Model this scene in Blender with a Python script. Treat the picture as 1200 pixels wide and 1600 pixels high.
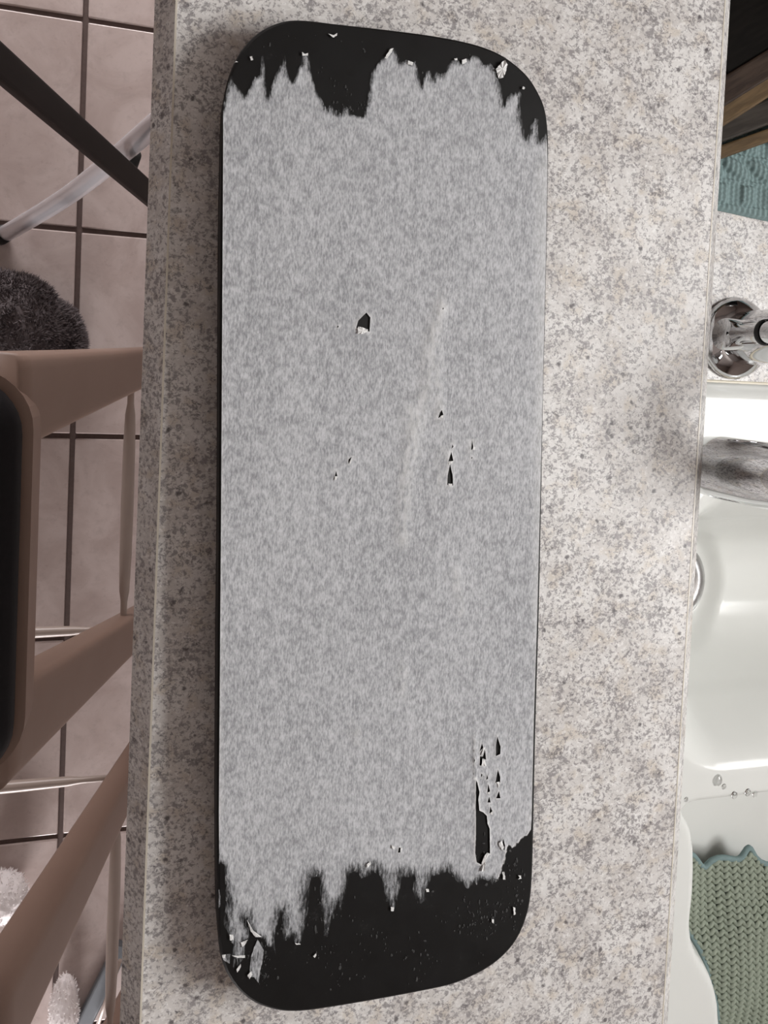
import bpy, bmesh, math, random
import numpy as np
from mathutils import Vector, Matrix, geometry, noise as mnoise

for o in list(bpy.data.objects):
    bpy.data.objects.remove(o, do_unlink=True)
scene = bpy.context.scene
C = scene.collection
rnd = random.Random(7)

# ------------------------------------------------------------------ camera
FPX, PPX, PPY = 1200.0, 600.0, 628.8          # focal length and principal point, in pixels of 1200x1600
CAM = np.array([0.0, 0.0, 1.55])
def _rot(a, b, c):
    Bm = np.array([[1, 0, 0], [0, -1, 0], [0, 0, -1.0]])
    ca, sa, cb, sb, cc, sc = math.cos(a), math.sin(a), math.cos(b), math.sin(b), math.cos(c), math.sin(c)
    Ry = np.array([[ca, 0, sa], [0, 1, 0], [-sa, 0, ca]])
    Rx = np.array([[1, 0, 0], [0, cb, -sb], [0, sb, cb]])
    Rz = np.array([[cc, -sc, 0], [sc, cc, 0], [0, 0, 1]])
    return Rz @ Rx @ Ry @ Bm
RM = _rot(-0.27217, 0.036994, 0.045901)
cam_data = bpy.data.cameras.new('camera')
cam_data.sensor_fit = 'VERTICAL'
cam_data.sensor_height = 36.0
cam_data.lens = 36.0 * FPX / 1600.0
cam_data.shift_y = -(800.0 - PPY) / 1600.0
cam_data.clip_start = 0.02
cam = bpy.data.objects.new('camera', cam_data)
C.objects.link(cam)
rows = [RM[0], -RM[1], -RM[2]]
cam.matrix_world = Matrix(((rows[0][0], rows[1][0], rows[2][0], CAM[0]),
                           (rows[0][1], rows[1][1], rows[2][1], CAM[1]),
                           (rows[0][2], rows[1][2], rows[2][2], CAM[2]),
                           (0, 0, 0, 1)))
scene.camera = cam

def P(x, y, z):
    """point of the place at height z seen at photo pixel (x, y)"""
    d = RM.T @ np.array([(x - PPX) / FPX, (y - PPY) / FPX, 1.0])
    t = (z - CAM[2]) / d[2]
    return Vector(CAM + t * d)

# ------------------------------------------------------------------ world, daylight, exposure
world = bpy.data.worlds.new('world')
scene.world = world
world.use_nodes = True
wbg = world.node_tree.nodes['Background']
wbg.inputs[0].default_value = (0.80, 0.88, 1.0, 1)
wbg.inputs[1].default_value = 0.4
def area_light(name, loc, rot, sx, sy, power, col):
    d = bpy.data.lights.new(name, 'AREA')
    d.shape = 'RECTANGLE'
    d.size, d.size_y = sx, sy
    d.energy = power
    d.color = col
    o = bpy.data.objects.new(name, d)
    C.objects.link(o)
    o.location = loc
    o.rotation_euler = rot
    return o
YF_, YB_ = -3.2, 2.4       # end walls of the dining side
# kitchen window daylight (right), plus two unseen low sources added for the floor
area_light('kitchen_daylight', (1.54, -0.08, 2.24), (0, math.radians(90), 0), 0.72, 0.80, 54, (1.0, 0.995, 0.985))
area_light('front_floor_fill', (-0.50, YF_ - 0.1, 0.58), (math.radians(90), 0, 0), 1.0, 0.82, 110, (1.0, 0.94, 0.94))  # unseen source, kept low so it brightens the floor, not the bar top
area_light('back_floor_fill', (-0.45, YB_ + 0.1, 0.58), (math.radians(-90), 0, 0), 1.0, 0.82, 62, (1.0, 0.94, 0.94))  # added unseen source that evens out the light along the floor
vs = scene.view_settings
vs.view_transform = 'Standard'
vs.look = 'None'
vs.exposure = 0.0
vs.gamma = 1.0
vs.use_curve_mapping = False

# ------------------------------------------------------------------ materials
class NT:
    def __init__(self, name, rough=0.5, metal=0.0, spec=0.5):
        self.m = bpy.data.materials.new(name)
        self.m.use_nodes = True
        self.n = self.m.node_tree.nodes
        self.l = self.m.node_tree.links
        self.b = self.n['Principled BSDF']
        self.b.inputs['Roughness'].default_value = rough
        self.b.inputs['Metallic'].default_value = metal
        self.b.inputs['Specular IOR Level'].default_value = spec
        self._pos = None
    def put(self, sock, v):
        if hasattr(v, 'is_output'):
            self.l.new(v, sock)
        elif isinstance(v, (tuple, list)) and len(v) == 3 and sock.type == 'RGBA':
            sock.default_value = (*v, 1)
        else:
            sock.default_value = v
    def pos(self, scale=(1, 1, 1), kind='Object'):
        t = self.n.new('ShaderNodeTexCoord')
        mp = self.n.new('ShaderNodeMapping')
        mp.inputs['Scale'].default_value = scale
        self.l.new(t.outputs[kind], mp.inputs['Vector'])
        return mp.outputs[0]
    def noise(self, vec, scale, detail=2, rough=0.5, dist=0.0):
        t = self.n.new('ShaderNodeTexNoise')
        self.l.new(vec, t.inputs['Vector'])
        t.inputs['Scale'].default_value = scale
        t.inputs['Detail'].default_value = detail
        t.inputs['Roughness'].default_value = rough
        t.inputs['Distortion'].default_value = dist
        return t.outputs['Fac']
    def voronoi(self, vec, scale):
        t = self.n.new('ShaderNodeTexVoronoi')
        self.l.new(vec, t.inputs['Vector'])
        t.inputs['Scale'].default_value = scale
        return t.outputs['Distance'], t.outputs['Color']
    def ramp(self, v, a, b, lo=0.0, hi=1.0):
        t = self.n.new('ShaderNodeMapRange')
        t.interpolation_type = 'SMOOTHSTEP'
        self.put(t.inputs[0], v)
        t.inputs[1].default_value, t.inputs[2].default_value = a, b
        t.inputs[3].default_value, t.inputs[4].default_value = lo, hi
        return t.outputs[0]
    def math(self, op, a, b=0.0, c=None):
        t = self.n.new('ShaderNodeMath')
        t.operation = op
        self.put(t.inputs[0], a)
        self.put(t.inputs[1], b)
        if c is not None:
            self.put(t.inputs[2], c)
        return t.outputs[0]
    def mix(self, f, a, b):
        t = self.n.new('ShaderNodeMix')
        t.data_type = 'RGBA'
        self.put(t.inputs[0], f)
        self.put(t.inputs[6], a)
        self.put(t.inputs[7], b)
        return t.outputs[2]
    def attr(self, name):
        t = self.n.new('ShaderNodeAttribute')
        t.attribute_name = name
        return t.outputs['Fac']
    def sep(self, col):
        t = self.n.new('ShaderNodeSeparateColor')
        self.l.new(col, t.inputs[0])
        return t.outputs
    def color(self, v):
        self.put(self.b.inputs['Base Color'], v)
        return self
    def bump(self, h, strength=0.3, dist=0.001):
        t = self.n.new('ShaderNodeBump')
        t.inputs['Strength'].default_value = strength
        t.inputs['Distance'].default_value = dist
        self.l.new(h, t.inputs['Height'])
        self.l.new(t.outputs[0], self.b.inputs['Normal'])
        return self

def plain(name, col, rough=0.5, metal=0.0, var=0.08, scale=30, spec=0.5, bump=0.0):
    k = NT(name, rough, metal, spec)
    p = k.pos()
    f = k.noise(p, scale, 3)
    dk = tuple(c * (1 - var) for c in col)
    lt = tuple(min(1, c * (1 + var)) for c in col)
    k.color(k.mix(f, dk, lt))
    if bump:
        k.bump(f, bump, 0.002)
    return k.m

def granite():
    k = NT('speckled_laminate', 0.42, spec=0.4)
    p = k.pos()
    big = k.noise(p, 28, 3, 0.6)
    base = k.mix(k.ramp(big, 0.35, 0.65), (0.53, 0.505, 0.485), (0.66, 0.645, 0.63))
    tan = k.ramp(k.noise(p, 75, 2), 0.52, 0.68, 0, 0.5)
    base = k.mix(tan, base, (0.53, 0.46, 0.375))
    pale = k.ramp(k.noise(p, 300, 3, 0.6), 0.50, 0.66, 0, 0.6)
    base = k.mix(pale, base, (0.80, 0.79, 0.775))
    dens = k.ramp(k.noise(p, 38, 3, 0.6), 0.3, 0.72, -0.035, 0.04)
    fine = k.math('ADD', k.noise(p, 330, 4, 0.75, 0.4), dens)
    base = k.mix(k.ramp(fine, 0.475, 0.60, 0, 0.8), base, (0.20, 0.185, 0.19))
    blot = k.math('ADD', k.noise(p, 150, 4, 0.75), dens)
    base = k.mix(k.ramp(blot, 0.58, 0.70, 0, 0.85), base, (0.10, 0.09, 0.095))
    dist, colr = k.voronoi(p, 130)
    pick = k.ramp(k.sep(colr)[0], 0.90, 0.92)
    wob = k.math('ADD', dist, k.math('MULTIPLY', k.noise(p, 420, 3, 0.7), 0.5))
    spot = k.math('MULTIPLY', pick, k.ramp(wob, 0.36, 0.56, 1, 0))
    base = k.mix(k.math('MULTIPLY', spot, 0.85), base, (0.07, 0.06, 0.065))
    k.color(base)
    k.bump(k.noise(p, 700, 2), 0.12, 0.0004)
    return k.m

def paper():
    k = NT('torn_backing_paper', 0.8, spec=0.15)
    p = k.pos((1, 0.33, 1))
    p2 = k.pos((1, 0.55, 1))
    fib = k.noise(p, 900, 3, 0.65)
    mott = k.noise(p2, 210, 3, 0.6)
    low = k.noise(p2, 22, 3, 0.5)
    v = k.math('ADD', k.math('MULTIPLY', fib, 0.62), k.math('MULTIPLY', mott, 0.38))
    v = k.math('ADD', v, k.math('MULTIPLY', k.math('SUBTRACT', low, 0.5), 0.12))
    col = k.mix(k.ramp(v, 0.32, 0.68), (0.235, 0.240, 0.252), (0.532, 0.54, 0.56))
    cr = k.math('MULTIPLY', k.attr('crease'), k.ramp(k.noise(p, 400, 3), 0.3, 0.6))
    col = k.mix(k.math('MULTIPLY', cr, 0.45), col, (0.66, 0.66, 0.65))
    col = k.mix(k.math('MULTIPLY', k.attr('rim'), 0.8), col, (0.80, 0.80, 0.79))
    k.color(col)
    thin = k.attr('tear')
    pf = k.pos((1, 0.22, 1))
    fr = k.noise(pf, 620, 4, 0.7)
    a = k.math('ADD', k.math('MULTIPLY', thin, 1.15), k.math('MULTIPLY', k.math('SUBTRACT', fr, 0.5), 1.6))
    k.put(k.b.inputs['Alpha'], k.ramp(a, 0.04, 0.85))
    k.bump(v, 0.25, 0.0006)
    return k.m

def board_black():
    k = NT('black_board', 0.5, spec=0.25)
    p = k.pos()
    s = k.noise(p, 55, 5, 0.7)
    sm = k.math('MULTIPLY', k.ramp(s, 0.56, 0.75), k.ramp(k.noise(p, 420, 3, 0.7), 0.5, 0.7))
    k.color(k.mix(k.math('MULTIPLY', sm, 0.5), (0.0045, 0.0042, 0.0042), (0.05, 0.048, 0.048)))
    k.put(k.b.inputs['Roughness'], k.ramp(s, 0.3, 0.7, 0.48, 0.62))
    return k.m

def tile_mat():
    k = NT('beige_tile', 0.30, spec=0.4)
    p = k.pos(kind='Object')
    t = k.n.new('ShaderNodeNewGeometry')
    pw = t.outputs['Position']
    a = k.noise(pw, 9, 5, 0.6, 0.8)
    b = k.noise(pw, 45, 4, 0.65)
    c = k.mix(k.ramp(a, 0.3, 0.7), (0.44, 0.36, 0.335), (0.58, 0.50, 0.475))
    c = k.mix(k.ramp(b, 0.5, 0.75, 0, 0.35), c, (0.33, 0.27, 0.25))
    k.color(c)
    k.bump(b, 0.06, 0.001)
    k.put(k.b.inputs['Roughness'], k.ramp(b, 0.3, 0.7, 0.26, 0.42))
    return k.m

def wood_mat(name, dark, light):
    k = NT(name, 0.55, spec=0.1)
    p = k.pos((1, 9, 9))
    f = k.noise(p, 22, 4, 0.6, 0.6)
    k.color(k.mix(k.ramp(f, 0.3, 0.7), dark, light))
    k.bump(f, 0.1, 0.001)
    return k.m

def stool_mat():
    k = NT('taupe_lacquer', 0.42, spec=0.4)
    f = k.noise(k.pos(), 14, 3)
    k.color(k.mix(f, (0.235, 0.155, 0.12), (0.275, 0.19, 0.15)))
    return k.m

M = {}
M['granite'] = granite()
M['seam'] = plain('pale_seam', (0.58, 0.54, 0.46), 0.4)
M['paper'] = paper()
M['flap'] = plain('white_torn_paper', (0.66, 0.66, 0.655), 0.85, scale=400)
M['scrap'] = plain('grey_paper_residue', (0.035, 0.035, 0.035), 0.85, var=0.9, scale=300)
M['board'] = board_black()
M['tile'] = tile_mat()
M['grout'] = plain('brown_grout', (0.11, 0.078, 0.070), 0.9, var=0.25, scale=150)
M['stool'] = stool_mat()
M['rod'] = plain('pale_taupe_rod', (0.40, 0.33, 0.29), 0.35)
M['cushion'] = plain('black_cushion', (0.006, 0.005, 0.006), 0.6, var=0.3, scale=200, bump=0.1, spec=0.2)
M['enamel'] = plain('white_enamel', (0.68, 0.69, 0.665), 0.18, var=0.01, spec=0.2)
M['chrome'] = plain('chrome', (0.66, 0.66, 0.67), 0.035, 1.0, var=0.02)
M['steel'] = plain('brushed_steel', (0.55, 0.55, 0.55), 0.25, 1.0, var=0.05)
M['tube'] = plain('silver_tube', (0.80, 0.80, 0.84), 0.25, 0.6, var=0.03)
M['darkbar'] = plain('dark_brown_bar', (0.016, 0.010, 0.0085), 0.55, var=0.2, spec=0.25)
M['rubber'] = plain('black_rubber', (0.012, 0.012, 0.012), 0.6)
M['ebony'] = wood_mat('ebony_wood', (0.0030, 0.0025, 0.002), (0.006, 0.005, 0.004))
for mm in ('ebony',):
    M[mm].node_tree.nodes['Principled BSDF'].inputs['Specular IOR Level'].default_value = 0.05
M['teal'] = plain('teal_yarn', (0.185, 0.255, 0.255), 0.95, var=0.2, scale=700, spec=0.1)
M['green'] = plain('sage_yarn', (0.27, 0.305, 0.245), 0.95, var=0.25, scale=500, spec=0.1)
M['greendark'] = plain('sage_backing', (0.12, 0.15, 0.12), 0.95, var=0.2, scale=400, spec=0.1)
M['fur'] = plain('grey_fleece', (0.13, 0.112, 0.115), 0.95, var=0.35, scale=120, spec=0.1)
M['sun_bright'] = plain('sun_bright_fleece', (0.93, 0.90, 0.90), 0.95, var=0.03, scale=80, spec=0.1)  # near-white colour stands in for bright sunlight on the floor
M['wood_gold'] = wood_mat('golden_wood', (0.065, 0.042, 0.021), (0.12, 0.078, 0.04))
M['wood_brown'] = wood_mat('brown_wood', (0.02, 0.0125, 0.0095), (0.042, 0.028, 0.02))
M['wood_grey'] = wood_mat('grey_brown_wood', (0.02, 0.016, 0.013), (0.040, 0.033, 0.027))
M['black_plastic'] = plain('black_plastic', (0.004, 0.004, 0.004), 0.3, spec=0.15)
M['wall'] = plain('taupe_plaster', (0.20, 0.16, 0.14), 0.9, var=0.04, scale=12)
M['ceil'] = plain('white_ceiling', (0.28, 0.25, 0.23), 0.9, var=0.02)
M['frame'] = plain('white_window_paint', (0.75, 0.74, 0.72), 0.4, var=0.03)
M['cabinet'] = wood_mat('cabinet_wood', (0.16, 0.10, 0.06), (0.24, 0.16, 0.10))
M['bluegrey'] = plain('blue_grey_metal', (0.19, 0.21, 0.23), 0.35, 0.5)
M['stain'] = plain('yellowed_sealant', (0.60, 0.55, 0.44), 0.5, var=0.15, scale=90)
kw = NT('clear_water', 0.02)
kw.b.inputs['Transmission Weight'].default_value = 1.0
kw.b.inputs['IOR'].default_value = 1.33
kw.color(kw.mix(kw.noise(kw.pos(), 20), (0.97, 0.98, 0.98), (1, 1, 1)))
M['water'] = kw.m

# ------------------------------------------------------------------ mesh helpers
def link(o, parent=None):
    C.objects.link(o)
    if parent is not None:
        o.parent = parent
    return o
def mesh_obj(name, verts, faces, mat, parent=None, smooth=False):
    me = bpy.data.meshes.new(name)
    me.from_pydata([tuple(v) for v in verts], [], [tuple(f) for f in faces])
    me.materials.append(mat)
    if smooth:
        me.polygons.foreach_set('use_smooth', [True] * len(me.polygons))
    me.update()
    return link(bpy.data.objects.new(name, me), parent)
def bm_obj(name, bm, mat, parent=None, smooth=False):
    bmesh.ops.recalc_face_normals(bm, faces=bm.faces[:])
    me = bpy.data.meshes.new(name)
    bm.to_mesh(me)
    bm.free()
    me.materials.append(mat)
    if smooth:
        me.polygons.foreach_set('use_smooth', [True] * len(me.polygons))
    return link(bpy.data.objects.new(name, me), parent)
def thing(name, label, cat, loc=(0, 0, 0), group=None):
    o = bpy.data.objects.new(name, None)
    C.objects.link(o)
    o.location = loc
    o.empty_display_size = 0.05
    return tag(o, label, cat, group)
def tag(o, label, cat, group=None):
    o['label'] = label
    o['category'] = cat
    if group:
        o['group'] = group
    return o
def keep(o, parent):
    """parent a mesh that was built in world coordinates under an unrotated thing"""
    o.parent = parent
    o.matrix_parent_inverse = Matrix.Translation(-Vector(parent.location))
    return o
def struct(o, label=None):
    o['kind'] = 'structure'
    if label:
        o['label'] = label
    return o
def add_box(bm, x0, x1, y0, y1, z0, z1, bevel=0.0, seg=2):
    r = bmesh.ops.create_cube(bm, size=1.0)
    bmesh.ops.scale(bm, vec=(x1 - x0, y1 - y0, z1 - z0), verts=r['verts'])
    bmesh.ops.translate(bm, vec=((x0 + x1) / 2, (y0 + y1) / 2, (z0 + z1) / 2), verts=r['verts'])
    if bevel:
        es = list({e for v in r['verts'] for e in v.link_edges})
        bmesh.ops.bevel(bm, geom=es, offset=bevel, segments=seg, affect='EDGES', profile=0.5)
def box(name, x0, x1, y0, y1, z0, z1, mat, parent=None, bevel=0.0, seg=2):
    bm = bmesh.new()
    add_box(bm, x0, x1, y0, y1, z0, z1, bevel, seg)
    return bm_obj(name, bm, mat, parent)
def frame_from(d):
    d = Vector(d).normalized()
    up = Vector((0, 0, 1)) if abs(d.z) < 0.9 else Vector((0, 1, 0))
    u = d.cross(up).normalized()
    v = u.cross(d).normalized()
    return u, v
def tube(name, pts, radii, mat, parent=None, seg=16, caps=True, smooth=True):
    pts = [Vector(p) for p in pts]
    if not hasattr(radii, '__len__'):
        radii = [radii] * len(pts)
    vs_, fs = [], []
    u = None
    for i, p in enumerate(pts):
        d = (pts[min(i + 1, len(pts) - 1)] - pts[max(i - 1, 0)]).normalized()
        if u is None:
            u, v = frame_from(d)
        else:
            u = (u - d * u.dot(d)).normalized()
            v = d.cross(u).normalized()
        for k in range(seg):
            a = 2 * math.pi * k / seg
            vs_.append(p + (u * math.cos(a) + v * math.sin(a)) * radii[i])
    for i in range(len(pts) - 1):
        for k in range(seg):
            k2 = (k + 1) % seg
            fs.append((i * seg + k, i * seg + k2, (i + 1) * seg + k2, (i + 1) * seg + k))
    if caps:
        fs.append(tuple(range(seg))[::-1])
        fs.append(tuple((len(pts) - 1) * seg + k for k in range(seg)))
    me = bpy.data.meshes.new(name)
    me.from_pydata([tuple(q) for q in vs_], [], fs)
    me.materials.append(mat)
    n = len(me.polygons)
    sm = [smooth] * n
    if caps:
        sm[-1] = sm[-2] = False
    me.polygons.foreach_set('use_smooth', sm)
    me.update()
    bm = bmesh.new(); bm.from_mesh(me); bmesh.ops.recalc_face_normals(bm, faces=bm.faces[:]); bm.to_mesh(me); bm.free()
    return link(bpy.data.objects.new(name, me), parent)
def lathe(name, prof, origin, axis, mat, parent=None, seg=40):
    axis = Vector(axis).normalized()
    u, v = frame_from(axis)
    o = Vector(origin)
    vs_, fs = [], []
    for r, h in prof:
        for k in range(seg):
            a = 2 * math.pi * k / seg
            vs_.append(o + axis * h + (u * math.cos(a) + v * math.sin(a)) * max(r, 1e-5))
    for i in range(len(prof) - 1):
        for k in range(seg):
            k2 = (k + 1) % seg
            fs.append((i * seg + k, i * seg + k2, (i + 1) * seg + k2, (i + 1) * seg + k))
    ob = mesh_obj(name, vs_, fs, mat, parent, True)
    me = ob.data
    bm = bmesh.new(); bm.from_mesh(me); bmesh.ops.recalc_face_normals(bm, faces=bm.faces[:]); bm.to_mesh(me); bm.free()
    me.polygons.foreach_set('use_smooth', [True] * len(me.polygons))
    return ob
def catmull(pts, n=6, closed=True):
    out = []
    L = len(pts)
    for i in range(L if closed else L - 1):
        g = lambda j: Vector(pts[j % L]) if closed else Vector(pts[max(0, min(L - 1, j))])
        p0, p1, p2, p3 = g(i - 1), g(i), g(i + 1), g(i + 2)
        for k in range(n):
            t = k / n
            out.append(0.5 * ((2 * p1) + (-p0 + p2) * t + (2 * p0 - 5 * p1 + 4 * p2 - p3) * t * t + (-p0 + 3 * p1 - 3 * p2 + p3) * t ** 3))
    if not closed:
        out.append(Vector(pts[-1]))
    return out
def in_poly(px, py, poly):
    poly = np.asarray(poly, float)
    x0, y0 = poly[:, 0], poly[:, 1]
    x1, y1 = np.roll(x0, -1), np.roll(y0, -1)
    res = np.zeros(len(px), bool)
    for a, b, c, d in zip(x0, y0, x1, y1):
        if b == d:
            continue
        hit = ((b > py) != (d > py)) & (px < (c - a) * (py - b) / (d - b) + a)
        res ^= hit
    return res
def dist_segs(px, py, segs):
    best = np.full(len(px), 1e9)
    for (a, b, c, d) in segs:
        vx, vy = c - a, d - b
        L = vx * vx + vy * vy + 1e-12
        t = np.clip(((px - a) * vx + (py - b) * vy) / L, 0, 1)
        best = np.minimum(best, np.hypot(px - a - t * vx, py - b - t * vy))
    return best
def closed_segs(poly):
    return [(*poly[i], *poly[(i + 1) % len(poly)]) for i in range(len(poly))]

BAR = 1.05          # height of the bar top
CNT = 0.92          # height of the kitchen worktop

# ------------------------------------------------------------------ the setting
XL, XR, YF, YB, ZC = -3.0, 1.45, -3.2, 2.4, 2.7
floor = struct(box('floor', XL, XR, YF, YB, -0.06, -0.004, M['grout']), 'tiled floor with brown grout joints')
pitch, gx, gy, gw = 0.387, -0.1745, 0.243, 0.0095
tile_me = None
for i in range(-3, 2):
    for j in range(-6, 4):
        x0, y0 = gx + i * pitch, gy + j * pitch
        if tile_me is None:
            bm = bmesh.new()
            h = (pitch - gw) / 2
            add_box(bm, -h, h, -h, h, -0.01, 0.0, 0.0022, 2)
            t = bm_obj('tile', bm, M['tile'], floor)
            tile_me = t.data
        else:
            t = link(bpy.data.objects.new('tile', tile_me), floor)
        t.location = (x0 + pitch / 2, y0 + pitch / 2, rnd.uniform(-0.0004, 0.0004))
        t.rotation_euler = (0, 0, rnd.choice([0, math.pi]))
struct(box('ceiling', XL, XR, YF, YB, ZC, ZC + 0.08, M['ceil']))
def frame_wall(name, along, c0, c1, e0, e1, a0, a1, wz0, wz1, n):
    """wall with one window; along = axis it runs along, c0-c1 its thickness, e0-e1 its ends, a0-a1 the opening"""
    def bx(bm, u0, u1, v0, v1, z0, z1):
        if along == 'y':
            add_box(bm, v0, v1, u0, u1, z0, z1)
        else:
            add_box(bm, u0, u1, v0, v1, z0, z1)
    bm = bmesh.new()
    bx(bm, e0, a0, c0, c1, 0, ZC)
    bx(bm, a1, e1, c0, c1, 0, ZC)
    if wz0 > 0.01:
        bx(bm, a0, a1, c0, c1, 0, wz0)
    bx(bm, a0, a1, c0, c1, wz1, ZC)
    struct(bm_obj(name, bm, M['wall']))
    m = (c0 + c1) / 2
    w = 0.045
    bm = bmesh.new()
    bx(bm, a0, a0 + w, m - .02, m + .02, wz0, wz1)
    bx(bm, a1 - w, a1, m - .02, m + .02, wz0, wz1)
    bx(bm, a0 + w, a1 - w, m - .02, m + .02, wz0, wz0 + w)
    bx(bm, a0 + w, a1 - w, m - .02, m + .02, wz1 - w, wz1)
    win = struct(bm_obj('window_%d' % n, bm, M['frame']), 'white painted window frame')
    am = (a0 + a1) / 2
    bm = bmesh.new()
    bx(bm, am - .018, am + .018, m - .015, m + .015, wz0 + w, wz1 - w)
    bm_obj('mullion', bm, M['frame'], win)
frame_wall('wall_right', 'y', XR, XR + 0.06, YF, YB, -0.55, 0.39, 1.82, 2.66, 1)
frame_wall('wall_front', 'x', YF - 0.06, YF, XL, XR, -1.05, 0.05, 0.12, 1.03, 2)  # unseen low opening, shaped to light the floor but not the bar
frame_wall('wall_back', 'x', YB, YB + 0.06, XL, XR, -1.0, 0.10, 0.12, 1.03, 3)  # opening added for the second floor light
struct(box('wall_left', XL - 0.1, XL, YF, YB, 0, ZC, M['wall']))
struct(box('wall_bar', 0.26, 0.385, -1.25, YB, 0, BAR - 0.045, M['granite']), 'half wall carrying the raised bar top')

# ------------------------------------------------------------------ raised bar top with bevelled edges
bar = thing('bar_counter', 'raised bar counter with a pinkish grey speckled top', 'counter', (0.19, 0, BAR - 0.045))
BY0, BY1 = -1.3, YB - 0.001
def prism_y(name, prof, y0, y1, mat, parent):
    n = len(prof)
    vs_ = [(x, y0, z) for x, z in prof] + [(x, y1, z) for x, z in prof]
    fs = [tuple(range(n)), tuple(range(n, 2 * n))[::-1]] + [(i, i + n, (i + 1) % n + n, (i + 1) % n) for i in range(n)]
    ob = mesh_obj(name, vs_, fs, mat)
    bm = bmesh.new(); bm.from_mesh(ob.data); bmesh.ops.recalc_face_normals(bm, faces=bm.faces[:]); bm.to_mesh(ob.data); bm.free()
    return keep(ob, parent)
prism_y('worktop', [(-0.004, BAR), (0.390, BAR), (0.390, BAR - 0.044), (-0.004, BAR - 0.044)], BY0, BY1, M['granite'], bar)
prism_y('bevelled_edge', [(-0.0046, BAR - 0.0003), (-0.0178, BAR - 0.018), (-0.0178, BAR - 0.044), (-0.0046, BAR - 0.044)], BY0, BY1, M['granite'], bar)
prism_y('bevelled_edge', [(0.3906, BAR - 0.0003), (0.3906, BAR - 0.044), (0.409, BAR - 0.044), (0.409, BAR - 0.018)], BY0, BY1, M['granite'], bar)
s1 = prism_y('laminate_seam', [(-0.0050, BAR + 0.0001), (-0.0038, BAR + 0.0002), (-0.0038, BAR - 0.002), (-0.0050, BAR - 0.002)], BY0, BY1, M['seam'], bar)
s1['label'] = 'thin pale seam line along the laminate edge'
s2 = prism_y('laminate_seam', [(0.3898, BAR + 0.0002), (0.3908, BAR + 0.0001), (0.3908, BAR - 0.002), (0.3898, BAR - 0.002)], BY0, BY1, M['seam'], bar)
s2['label'] = 'thin pale seam line along the laminate edge'

# ------------------------------------------------------------------ kitchen worktop, cabinet, sink
SX0, SX1, SY0, SY1 = 0.430, 0.975, -0.86, 0.0065       # sink outline
CY0 = -0.95
bm = bmesh.new()
g = 0.012
add_box(bm, 0.3855, SX0 + g, CY0, YB - 0.001, CNT - 0.038, CNT)
add_box(bm, SX1 - g, XR - 0.001, CY0, YB - 0.001, CNT - 0.038, CNT)
add_box(bm, SX0 + g, SX1 - g, SY1 - g, YB - 0.001, CNT - 0.038, CNT)
add_box(bm, SX0 + g, SX1 - g, CY0, SY0 + g, CNT - 0.038, CNT)
tag(bm_obj('kitchen_worktop', bm, M['granite']), 'lower grey speckled laminate worktop around the white sink', 'worktop')
cab = thing('base_cabinet', 'wooden base cabinet under the lower worktop', 'cabinet', (0.75, -0.4, 0))
bm = bmesh.new()
add_box(bm, 0.39, 0.41, CY0 + .03, 1.6, 0.0, CNT - 0.04)
add_box(bm, 1.41, 1.43, CY0 + .03, 1.6, 0.0, CNT - 0.04)
add_box(bm, 0.41, 1.41, CY0 + .05, 1.6, 0.08, 0.10)
keep(bm_obj('carcass', bm, M['cabinet']), cab)
for k in range(2):
    d = keep(box('door', 0.415 + k * 0.50, 0.905 + k * 0.50, CY0 + .03, CY0 + .05, 0.10, CNT - 0.05, M['cabinet'], None, 0.004), cab)
    kx = 0.87 if k == 0 else 0.95
    kb = tube('knob', [(kx, CY0 + .03, 0.7), (kx, CY0 + .012, 0.7), (kx, CY0 + .004, 0.7)], [0.006, 0.014, 0.01], M['steel'])
    kb.parent = d
    kb.matrix_parent_inverse = d.matrix_basis.inverted()
    kb.matrix_parent_inverse = Matrix.Identity(4)

sink = thing('kitchen_sink', 'glossy white double bowl sink set into the lower worktop', 'sink', (0.70, -0.42, CNT))
RIM = CNT + 0.010
def div_y(x):
    return P(1130, 1228, RIM).y
YD = div_y(0)
b1 = [(0.475, -0.105), (0.93, -0.105), (0.93, YD + 0.018), (0.475, YD + 0.018)]
def round_rect(x0, x1, y0, y1, r, n=8):
    out = []
    for cx, cy, a0 in ((x1 - r, y1 - r, 0), (x0 + r, y1 - r, 90), (x0 + r, y0 + r, 180), (x1 - r, y0 + r, 270)):
        for k in range(n + 1):
            a = math.radians(a0 + 90 * k / n)
            out.append((cx + r * math.cos(a), cy + r * math.sin(a)))
    return out
bowl1 = round_rect(0.470, 0.93, YD + 0.016, -0.088, 0.07)
px2 = [(1072, 1262), (1082, 1300), (1087, 1345), (1085, 1400), (1081, 1455), (1090, 1492), (1113, 1530), (1123, 1565), (1126, 1600), (1127, 1650), (1128, 1730)]
left2 = [P(x, y, RIM) for x, y in px2]
bowl2 = [(v.x, v.y) for v in left2]
yend = bowl2[-1][1]
bowl2 = bowl2 + [(bowl2[-1][0] + 0.02, yend - 0.05), (0.66, yend - 0.085), (0.85, yend - 0.085), (0.91, yend - 0.06), (0.93, yend), (0.93, YD - 0.06), (0.90, YD - 0.02), (0.86, YD - 0.014), (0.56, YD - 0.014)]
bowl2 = [(v.x, v.y) for v in catmull([Vector((*p, 0)) for p in bowl2], 4)]
nx, ny = 150, 250
gxs = np.linspace(SX0, SX1, nx)
gys = np.linspace(SY0, SY1, ny)
GX, GY = np.meshgrid(gxs, gys)
fx, fy = GX.ravel(), GY.ravel()
def sdf(poly):
    d = dist_segs(fx, fy, closed_segs(poly))
    return np.where(in_poly(fx, fy, poly), -d, d)
def sm(t):
    t = np.clip(t, 0, 1)
    return t * t * (3 - 2 * t)
d1, d2 = sdf(bowl1), sdf(bowl2)
zz = np.full(len(fx), RIM)
FL1 = 0.785
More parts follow.
